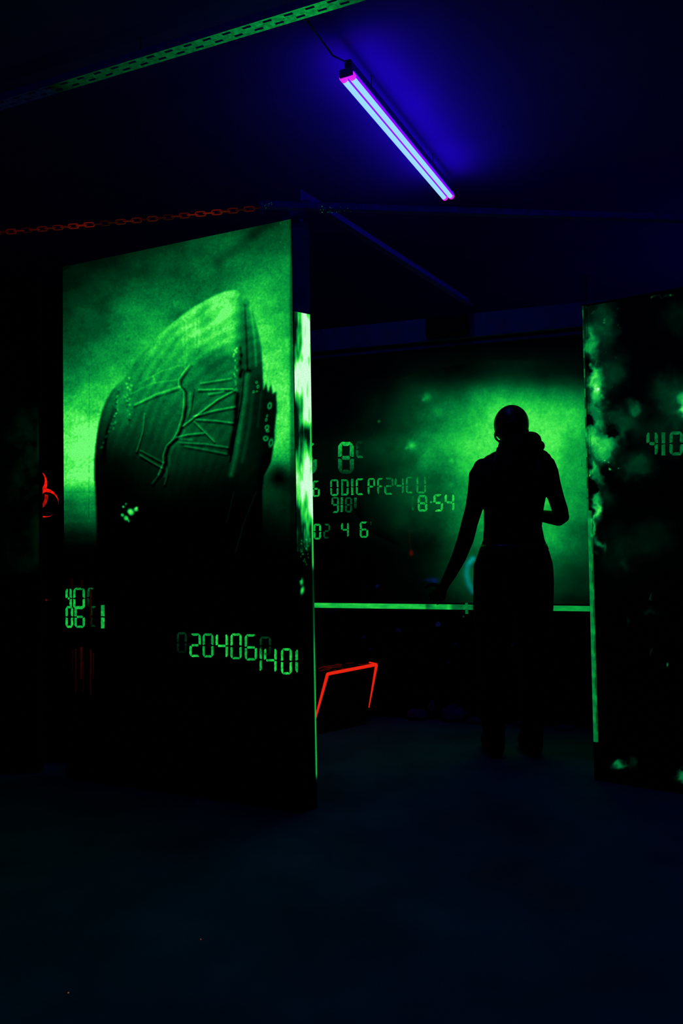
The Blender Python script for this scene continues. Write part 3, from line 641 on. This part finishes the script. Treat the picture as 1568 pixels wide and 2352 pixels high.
rm = body.modifiers.new('remesh', 'REMESH'); rm.mode = 'VOXEL'; rm.voxel_size = .006; rm.use_smooth_shade = True
sm = body.modifiers.new('smooth', 'SMOOTH'); sm.iterations = 5; sm.factor = .5
# clothes
bm = bmesh.new()
ring_loft(bm, body_rings([(1030, 1150, 1236, .084, .04), (1040, 1128, 1254, .098, .02), (1052, 1112, 1264, .108, .015), (1070, 1106, 1266, .120, .005), (1100, 1104, 1260, .128, 0), (1135, 1107, 1252, .128, 0), (1175, 1112, 1245, .120, 0), (1210, 1112, 1242, .113, .01),
    (1240, 1110, 1248, .117, .01), (1258, 1103, 1255, .124, .0)]))
o = finish('vest', bm, M['cloth'], person, True)
bm = bmesh.new()
ring_loft(bm, body_rings([(1254, 1104, 1254, .122, .0), (1268, 1099, 1259, .126, 0), (1298, 1088, 1268, .134, -.01), (1340, 1087, 1270, .136, -.01), (1378, 1087, 1269, .128, 0), (1398, 1088, 1267, .118, 0)]))
for pts in ([(1130, 1385, 43, 0), (1129, 1430, 41, 0), (1130, 1490, 36, .01), (1132, 1545, 31, .0), (1131, 1600, 30, -.02), (1133, 1660, 26, -.01), (1134, 1718, 24, 0)],
            [(1226, 1385, 43, 0), (1225, 1430, 41, 0), (1223, 1490, 36, .02), (1221, 1545, 31, .03), (1222, 1600, 30, .0), (1221, 1660, 26, -.01), (1221, 1718, 24, 0)]):
    ring_loft(bm, [(pp(x, y, d), r / S, r / S * 1.06, XU, YU) for x, y, r, d in pts], 20)
o = finish('trousers', bm, M['cloth'], person)
rm = o.modifiers.new('remesh', 'REMESH'); rm.mode = 'VOXEL'; rm.voxel_size = .009; rm.use_smooth_shade = True
sm = o.modifiers.new('smooth', 'SMOOTH'); sm.iterations = 3
bm = bmesh.new()
ring_loft(bm, body_rings([(1250, 1106, 1253, .128, .0), (1262, 1101, 1258, .130, 0)]), 32); finish('belt', bm, M['shiny'], person, True)
for x, y, d in ((1134, 1712, 0), (1221, 1712, 0)):
    q_ = pp(x, y, d); bm = bmesh.new(); ellipsoid(bm, Vector((q_.x, q_.y + .045, .046)), (.053, .145, .052)); ellipsoid(bm, Vector((q_.x, q_.y - .03, .05)), (.046, .060, .060))
    for v in bm.verts: v.co.z = max(v.co.z, .002)
    o = finish('shoe', bm, M['cloth'], person); rm = o.modifiers.new('remesh', 'REMESH'); rm.mode = 'VOXEL'; rm.voxel_size = .006; rm.use_smooth_shade = True
# rolled hood and stand-up collar around the neck
def torus_path(bm, c, rx, ry, r, tiltm, n=36, m=12, lump=0.0, ph=0.0):
    rr = []
    for k in range(n):
        a = 2 * PI * k / n; p = c + tiltm @ Vector((rx * math.cos(a), ry * math.sin(a), 0)); rad = r * (1 + lump * math.cos(a - ph) + .06 * math.sin(5 * a))
        d = tiltm @ Vector((-rx * math.sin(a), ry * math.cos(a), 0)); s, t = frame(d)
        rr.append([bm.verts.new(p + (s * math.cos(2 * PI * j / m) + t * math.sin(2 * PI * j / m)) * rad) for j in range(m)])
    for k in range(n):
        A_, B_ = rr[k], rr[(k + 1) % n]
        for j in range(m): bm.faces.new((A_[j], A_[(j + 1) % m], B_[(j + 1) % m], B_[j]))
bm = bmesh.new(); hd = Matrix.Rotation(math.radians(-12), 3, 'X') @ Matrix.Rotation(math.radians(-6), 3, 'Y')
torus_path(bm, pp(1190, 1018, .02), .082, .080, .028, hd, lump=.30, ph=.2)
torus_path(bm, pp(1194, 1032, .01), .104, .088, .020, hd, lump=.1)
ellipsoid(bm, pp(1219, 1006, .01), (.028, .04, .030)); ellipsoid(bm, pp(1237, 1026, .01), (.020, .03, .018))
o = finish('hood', bm, M['cloth'], person, True)
rm = o.modifiers.new('remesh', 'REMESH'); rm.mode = 'VOXEL'; rm.voxel_size = .005; rm.use_smooth_shade = True
# smooth round cap / helmet with a visor rim on the left
bm = bmesh.new()
cc = hc + Vector((0, 0, .022)); ret = bmesh.ops.create_uvsphere(bm, u_segments=36, v_segments=24, radius=1.0)
for v in list(bm.verts):
    if v.co.z < -.45: v.co.z = -.45 - (abs(v.co.z) - .45) * .12
bmesh.ops.transform(bm, matrix=Matrix.Translation(cc) @ tilt.to_4x4() @ Matrix.Diagonal((.0885, .108, .098, 1)), verts=bm.verts[:])
finish('helmet', bm, M['shiny'], person, True)
bm = bmesh.new()
pts = [pp(1138 + k * .2, 965 + k * 6, -.02 + .001 * k * k) for k in range(9)]
tube(bm, [cc + tilt @ Vector((.0895 * math.cos(a), .109 * math.sin(a) * 1, -.045)) for a in np.linspace(PI * .5, PI * 1.45, 16)], .006, 8); finish('helmet_rim', bm, M['shiny'], person, True)
# shiny shoulder straps of the vest
for nm, path in (('shoulder_strap', [(1146, 1030, -.045), (1140, 1048, -.075), (1134, 1066, -.10), (1134, 1100, -.120)]), ('shoulder_strap', [(1230, 1034, -.045), (1236, 1050, -.075), (1238, 1070, -.102), (1236, 1100, -.120)])):
    bm = bmesh.new(); tube(bm, [pp(x, y, d) for x, y, d in path], .012, 8); finish(nm, bm, M['shiny'], person, True)

# ================================================================== BLACKLIGHT
LZ = 2.985
a0 = on_z(793, 171, LZ); a1 = on_z(1031, 455, LZ)
LD = (a1 - a0); LL = LD.length; LD = LD.normalized(); LS = LD.cross(ZU).normalized()
print('LAMP LENGTH', LL, 'PERSON Y', PY, 'LP', LP.a, LP.len, 'LT', LT, 'BP', BP.a, BP.len, 'RP', RP.a)
mid = (a0 + a1) / 2
lamp = empty('blacklight_lamp', mid, 'violet twin-tube blacklight hanging just under the ceiling', 'lamp')
bm = bmesh.new(); box(bm, mid + ZU * .052, LD, LS, ZU, LL - .04, .030, .045); finish('housing', bm, M['housing'], lamp, bevel=.004)
for s in (-1, 1):
    c0 = a0 + LS * s * .0185; c1 = a1 + LS * s * .0185
    bm = bmesh.new(); tube(bm, [c0 + LD * .02 + ZU * .004, c1 - LD * .02 + ZU * .004], .0155, 24); g = finish('tube', bm, M['tube_glow'], lamp, True)
    bm = bmesh.new(); tube(bm, [c0 + LD * .035 - ZU * .0045, c1 - LD * .035 - ZU * .0045], .0126, 24); finish('tube_core', bm, M['tube_core'], g, True)
    for e, dd in ((c0, LD), (c1, -LD)):
        bm = bmesh.new(); tube(bm, [e + dd * .012, e + dd * .030], .0158, 20); finish('tube_end', bm, M['tube_end'], g, True)
for e, dd in ((a0, LD), (a1, -LD)):
    bm = bmesh.new(); box(bm, e + dd * .008 + ZU * .012, LD, LS, ZU, .010, .060, .034); finish('lamp_holder', bm, M['steel'], lamp, bevel=.003)
for k in (.2, .8):
    q = a0.lerp(a1, k); bm = bmesh.new(); tube(bm, [q + ZU * .07, Vector((q.x, q.y, CEIL))], .0025, 6); finish('hanging_wire', bm, M['cable'], lamp)

# added unseen lamp near the viewpoint, put in to light floor and bars
def added_fill_lamp(c, ang):
    d = Vector((math.cos(ang), math.sin(ang), 0)); s = d.cross(ZU); e = empty('blacklight_lamp', c, 'added violet fill lamp nearly overhead of the viewpoint, unseen outside the picture', 'lamp')
    bm = bmesh.new(); box(bm, c + ZU * .045, d, s, ZU, 1.5, .046, .05); finish('housing', bm, M['housing'], e, bevel=.004)
    bm = bmesh.new(); tube(bm, [c - d * .72, c + d * .72], .0155, 20); finish('tube', bm, M['tube_glow'], e, True)
    for k in (-.5, .5):
        q = c + d * k; bm = bmesh.new(); tube(bm, [q + ZU * .07, Vector((q.x, q.y, CEIL))], .0025, 6); finish('hanging_wire', bm, M['cable'], e)
added_fill_lamp(Vector((.6, .5, 2.985)), .3)

# added unseen violet tube on the right-hand wall, brightens ceiling and back area
wl_c = Vector((XR - .06, 5.2, 1.9))
wle = empty('blacklight_lamp', wl_c, 'added upright violet fill lamp on the right wall, unseen outside the picture', 'lamp')
bm = bmesh.new(); box(bm, wl_c + Vector((.035, 0, 0)), XU, YU, ZU, .05, .06, 1.5); finish('housing', bm, M['housing'], wle, bevel=.004)
bm = bmesh.new(); tube(bm, [wl_c - ZU * .72, wl_c + ZU * .72], .018, 20); finish('tube', bm, M['tube_glow'], wle, True)

# ================================================================== OVERHEAD METALWORK
# perforated cable tray
t0 = on_z(60, 224, 3.02); t1 = on_z(860, -20, 3.02); td = (t1 - t0).normalized(); ts = td.cross(ZU).normalized()
t0 = t0 - td * 1.6; t1 = t1 + td * 1.2; TL = (t1 - t0).length; TW = .060
tray = empty('cable_tray', (t0 + t1) / 2, 'long green perforated metal strip running diagonally under the ceiling', 'cable tray')
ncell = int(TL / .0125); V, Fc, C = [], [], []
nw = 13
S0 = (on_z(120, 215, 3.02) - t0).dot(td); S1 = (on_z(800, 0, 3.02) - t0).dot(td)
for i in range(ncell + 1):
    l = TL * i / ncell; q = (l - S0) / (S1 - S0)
    k = np.interp(q, [-.3, 0, .1, .4, .62, .8, .93, 1.0, 1.1, 1.4], [.0, .03, .11, .19, .29, .37, .42, .26, .10, .04])  # green light along the tray, put into its emission as a gradient
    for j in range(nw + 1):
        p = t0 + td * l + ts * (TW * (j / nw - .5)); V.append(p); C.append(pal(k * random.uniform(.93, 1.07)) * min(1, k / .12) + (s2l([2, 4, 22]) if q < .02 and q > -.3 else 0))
def hole(i, j):
    # two staggered rows of slots, each three cells long
    row = 0 if j in (3, ) else 1 if j in (8, ) else -1
    if j in (2, 3, 4): ph = 0
    elif j in (8, 9, 10): ph = 3
    elif j == 6: return (i % 24) in (11, 12)
    else: return False
    return (i + ph) % 7 in (0, 1, 2)
for i in range(ncell):
    for j in range(nw):
        if hole(i, j): continue
        a = i * (nw + 1) + j; Fc.append((a, a + 1, a + nw + 2, a + nw + 1))
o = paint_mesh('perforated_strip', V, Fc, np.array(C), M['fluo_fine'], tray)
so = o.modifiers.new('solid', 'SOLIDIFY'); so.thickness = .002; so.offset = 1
for s in (-1, 1):
    bm = bmesh.new(); box(bm, (t0 + t1) / 2 + ts * s * (TW / 2 + .001) + ZU * .014, td, ts, ZU, TL, .002, .03); finish('side_flange', bm, M['steel'], tray)
for k in (.15, .5, .85):
    q = t0.lerp(t1, k); bm = bmesh.new(); tube(bm, [q + ZU * .004, Vector((q.x, q.y, CEIL))], .004, 8); finish('hanger_rod', bm, M['cable'], tray)
# feed cable from the tray to the lamp
c0 = on_z(702, 44, 3.03); cpt = [c0, on_z(728, 78, 3.10), on_z(764, 128, 3.06), a0 + ZU * .056 + LD * .010]
bm = bmesh.new(); tube(bm, cpt, .004, 8); cb_ = finish('cable', bm, mat('grey_green_cable', (.10, .22, .16), .6), None, True)
set_props(cb_, 'thin cable running down from the perforated tray to the violet lamp', 'cable')

# frame bars above the slabs
def bar(name, p, q, w, h, m, label, cat='metal bar', sides=True):
    d = (q - p); L_ = d.length; d = d.normalized(); s, t = frame(d)
    e = empty(name, (p + q) / 2, label, cat)
    bm = bmesh.new(); box(bm, (p + q) / 2 + t * (h / 2), d, s, t, L_, .003, h); finish('upright_flange', bm, m, e)
    bm = bmesh.new(); box(bm, (p + q) / 2 + s * (w / 2), d, s, t, L_, w, .003); finish('flat_flange', bm, m, e)
    return e
bz = LH + .004
pL = on_z(600, 481, bz); pR = on_z(712, 488, bz + .0)
q1 = on_z(1230, 503, bz); dirr = (q1 - pR).normalized()
e = bar('angle_bar', pL, q1 + dirr * 1.2, .03, .036, M['steel'], 'thin horizontal steel angle crossing from the top of the mural slab to the right')
# paint specks on the bar
lp_, cl_ = [], []
PB = Plane(Vector((pL.x, pL.y, 0)), Vector((q1.x, q1.y, 0)))
for k in range(60):
    if k < 38: x = min(840, 735 + abs(random.gauss(0, 40))); y = random.uniform(474, 489) + (x - 735) * .03; t_ = .5 * math.exp(-(x - 735) / 50)
    else: x = random.uniform(600, 625); y = random.uniform(465, 478); t_ = .3
    r = random.uniform(.5, 1.2); lp_.append(arc(x, y, r, 0, 5, 5)); cl_.append(pal(max(.08, t_ * random.uniform(.4, 1))) * np.array([1.4, 1, 1]))
set_props(painted_poly('paint_specks', PB, lp_, cl_, e, off=.022), kind='stuff')
p1 = on_z(748, 502, bz); p2 = on_z(915, 612, bz); dd = (p2 - p1).normalized()
tt = (BP.a - p1).dot(BP.n) / dd.dot(BP.n)
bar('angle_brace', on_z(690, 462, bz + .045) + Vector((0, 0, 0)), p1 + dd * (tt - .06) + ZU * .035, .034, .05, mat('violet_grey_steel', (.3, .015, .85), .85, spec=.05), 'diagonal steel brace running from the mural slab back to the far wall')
# bracket standing on the slab corner
bk0 = on_z(690, 470, LH) ; bkt = empty('corner_bracket', Vector((bk0.x, bk0.y, LH)), 'small steel bracket standing on the top corner of the mural slab', 'bracket')
cB = (B + C_) / 2 - LP.u * .02; cB = Vector((cB.x, cB.y, LH + .03))
bm = bmesh.new(); box(bm, cB + Vector((0, 0, 0)), LP.u, LP.n, ZU, .045, .045, .06); finish('socket', bm, M['steel'], bkt, bevel=.003)
bm = bmesh.new()
b = [cB + LP.u * -.03 + LP.n * .03 + ZU * .028, cB + LP.u * .03 + LP.n * .03 + ZU * .028, cB + LP.u * .03 - LP.n * .03 + ZU * .028, cB + LP.u * -.03 - LP.n * .03 + ZU * .028]
hull8(bm, b, [p + ZU * .008 for p in b]); finish('cap_plate', bm, M['steel'], bkt, bevel=.002)
bm = bmesh.new()
b = [cB + LP.u * .022 + LP.n * .022 - ZU * .03, cB + LP.u * .075 + LP.n * .022 - ZU * .03, cB + LP.u * .022 + LP.n * .022 + ZU * .03]
hull8(bm, b, [p - LP.n * .004 for p in b]); finish('gusset', bm, M['steel'], bkt)
bm = bmesh.new(); box(bm, cB - LP.u * .045 - ZU * .018, LP.u, LP.n, ZU, .03, .03, .022); finish('bolt', bm, M['steel'], bkt, bevel=.003)

# thin post on the left edge of the right slab
rp = RP.pt(.004, 0, -.03); bm = bmesh.new(); tube(bm, [Vector((rp.x, rp.y, RH)), Vector((rp.x, rp.y, RH + .15))], .004, 8)
set_props(finish('thin_rod', bm, M['cable'], None), 'thin dark rod standing up from the corner of the right slab', 'rod')

# red chain
c_a = on_z(600, 477, bz + .012); c_b = on_z(0, 516, bz - .0); cdv = (c_b - c_a); CLn = cdv.length; cdn = cdv.normalized()
full = (XL - c_a.x) / cdn.x                       # carries on to the left wall, outside the picture
chain = empty('chain', c_a + cdn * (full / 2), 'thin red plastic chain strung from the mural slab towards the left', 'chain')
pitch = .033; nl = int(full / pitch)
cs, ct_ = frame(cdn)
def link_verts():
    bm = bmesh.new(); pts = []
    a, b = .0125, .0085
    for k in range(20):
        t = 2 * PI * k / 20; x = (a * (1 if math.cos(t) > 0 else -1) + b * math.cos(t)) if abs(math.cos(t)) > 1e-6 else 0
        pts.append(Vector((x, b * math.sin(t), 0)))
    n = len(pts); rr = []
    for i in range(n):
        d = (pts[(i + 1) % n] - pts[i - 1]).normalized(); s = d.cross(ZU)
        rr.append([bm.verts.new(pts[i] + (s * math.cos(2 * PI * j / 8) + ZU * math.sin(2 * PI * j / 8)) * .0024) for j in range(8)])
    for i in range(n):
        for j in range(8): bm.faces.new((rr[i][j], rr[i][(j + 1) % 8], rr[(i + 1) % n][(j + 1) % 8], rr[(i + 1) % n][j]))
    bmesh.ops.recalc_face_normals(bm, faces=bm.faces[:]); me = bpy.data.meshes.new('chain_link'); bm.to_mesh(me); bm.free()
    return me
lm = link_verts(); lms = []
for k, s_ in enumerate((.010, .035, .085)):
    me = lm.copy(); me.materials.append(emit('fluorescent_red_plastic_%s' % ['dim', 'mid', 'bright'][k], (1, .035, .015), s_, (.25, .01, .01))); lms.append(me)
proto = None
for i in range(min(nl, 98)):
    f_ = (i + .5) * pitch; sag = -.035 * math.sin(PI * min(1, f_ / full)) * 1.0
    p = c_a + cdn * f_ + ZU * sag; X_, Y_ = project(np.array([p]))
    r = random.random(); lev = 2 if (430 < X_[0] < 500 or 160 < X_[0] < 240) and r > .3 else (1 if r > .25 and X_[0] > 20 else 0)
    if proto is None:
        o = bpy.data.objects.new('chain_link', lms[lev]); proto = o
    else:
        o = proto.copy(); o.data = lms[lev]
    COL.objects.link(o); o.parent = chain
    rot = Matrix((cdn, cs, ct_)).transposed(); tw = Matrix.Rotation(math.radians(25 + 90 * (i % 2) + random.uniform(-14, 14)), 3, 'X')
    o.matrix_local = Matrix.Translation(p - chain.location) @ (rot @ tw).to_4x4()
hk = c_a; bm = bmesh.new(); box(bm, c_a + ZU * .0, cdn, cs, ct_, .012, .012, .045); finish('hook_plate', bm, M['steel'], chain)

# ================================================================== LOW RED-EDGED BLOCK
zt = .34
f0 = on_z(752, 1549, zt); f1 = on_z(864, 1527, zt); k1 = on_z(824, 1516, zt); k0 = k1 + (f0 - f1)
g0 = on_z(713, 1690, 0); g1 = on_z(840, 1664, 0)
db = (k1 - f1); h0, h1 = g0 + db, g1 + db; h0.z = h1.z = 0
f1b = f1
stool = empty('stool', (g0 + g1 + h0 + h1) / 4, 'low black block with glowing red edges standing left of the opening', 'stool')
bm = bmesh.new(); hull8(bm, [g0, g1, h1, h0], [f0, f1, k1, k0]); finish('block', bm, M['stool'], stool)
RM = emit('fluorescent_red_edging', s2l([230, 34, 16]), 1.0, (.2, .01, .01)); RMd = emit('worn_red_edging', (.5, .01, .0), .10, (.2, .01, .01))
def edging(name, p, q, w0, w1, m):
    bm = bmesh.new(); tube(bm, [p, p.lerp(q, .5), q], [w0, (w0 + w1) / 2, w1], 6); return finish(name, bm, m, stool)
up_ = ZU * .002
edging('red_edging', f0 + up_, f1 + up_, .009, .010, RM); edging('red_edging', f0 + up_, f0.lerp(g0, .76), .010, .0055, RM); edging('red_edging', f1, f1.lerp(g1, .72), .0105, .0035, RM)
edging('red_edging', f1 + up_, f1.lerp(k1, .38) + up_, .008, .006, RM)
# scuffed red scribble on the top
lp = []
bm = bmesh.new()
for k in range(16):
    a, b_ = random.random(), random.random(); p = f0.lerp(f1, a * .8).lerp(k0.lerp(k1, a * .8), .15 + .8 * b_); d = (f1 - f0) * random.uniform(.1, .28) + (k1 - f1) * random.uniform(-.25, .25)
    tube(bm, [p + up_, p + d * .5 + up_ + (k1 - f1) * random.uniform(-.08, .08), p + d + up_], .0018, 5)
finish('red_scribble', bm, RMd, stool)

# ================================================================== RUBBLE ALONG THE BACK WALL
def rock(px, py, w, h, label, seed, flat=1.0):
    r_ = random.Random(seed); c = on_z(px, py, 0); s_ = F / c.y; rw, rh = w / s_ / 2, h / s_ / 2
    c = c + Vector((0, 0, 0)); bm = bmesh.new()
    ret = bmesh.ops.create_icosphere(bm, subdivisions=2, radius=1)
    for v in bm.verts: v.co *= r_.uniform(.80, 1.12)
    geo = bmesh.ops.convex_hull(bm, input=bm.verts[:]); 
    bmesh.ops.delete(bm, geom=[g for g in geo['geom_interior'] + geo['geom_unused'] if isinstance(g, bmesh.types.BMVert)], context='VERTS')
    for v in bm.verts: v.co = Vector((v.co.x * rw, v.co.y * rw * .7 * flat, max(0, v.co.z * rh + rh * .9)))
    o = finish('rubble_stone', bm, M['rock'], None); o.location = c; o.rotation_euler[2] = r_.uniform(-.3, .3)
    return set_props(o, label, 'stone', 'rubble stones along the foot of the back wall')
for i, (x, y, w, h, lb) in enumerate([
    (882, 1642, 30, 34, 'small dim stone just right of the red-edged block'), (922, 1646, 28, 48, 'upright stone second from the red-edged block'), (958, 1652, 56, 26, 'wide low stone in the middle of the rubble row'),
    (1000, 1650, 44, 62, 'tallest stone of the rubble row, below the left hand of the person'), (1044, 1656, 62, 40, 'big wedge-shaped stone, brightest of the rubble row'), (1088, 1662, 34, 16, 'flat stone to the right of the wedge-shaped one'),
    (1124, 1664, 50, 16, 'low flat stone near the left foot of the person'), (1205, 1668, 44, 16, 'flat stone behind the feet of the person'), (1300, 1676, 40, 12, 'last flat stone at the right end of the rubble row')]):
    rock(x, y, w, h, lb, 40 + i)

# litter on the floor
for px, py, col, lb in [(461, 2158, (1, .12, .05), 'tiny red speck of litter on the bare floor in the foreground'), (745, 1742, (.05, .12, 1), 'tiny blue speck of litter on the floor by the foot of the mural slab'), (157, 2281, (.9, .3, .1), 'tiny orange speck of litter at the lower left of the floor')]:
    c = on_z(px, py, 0); bm = bmesh.new(); ret = bmesh.ops.create_icosphere(bm, subdivisions=1, radius=.0022)
    for v in bm.verts: v.co.z = max(0, v.co.z * .6 + .001)
    o = finish('litter_speck', bm, emit('fluorescent_scrap', col, .25 if px != 745 else .08), None); o.location = c; set_props(o, lb, 'litter')
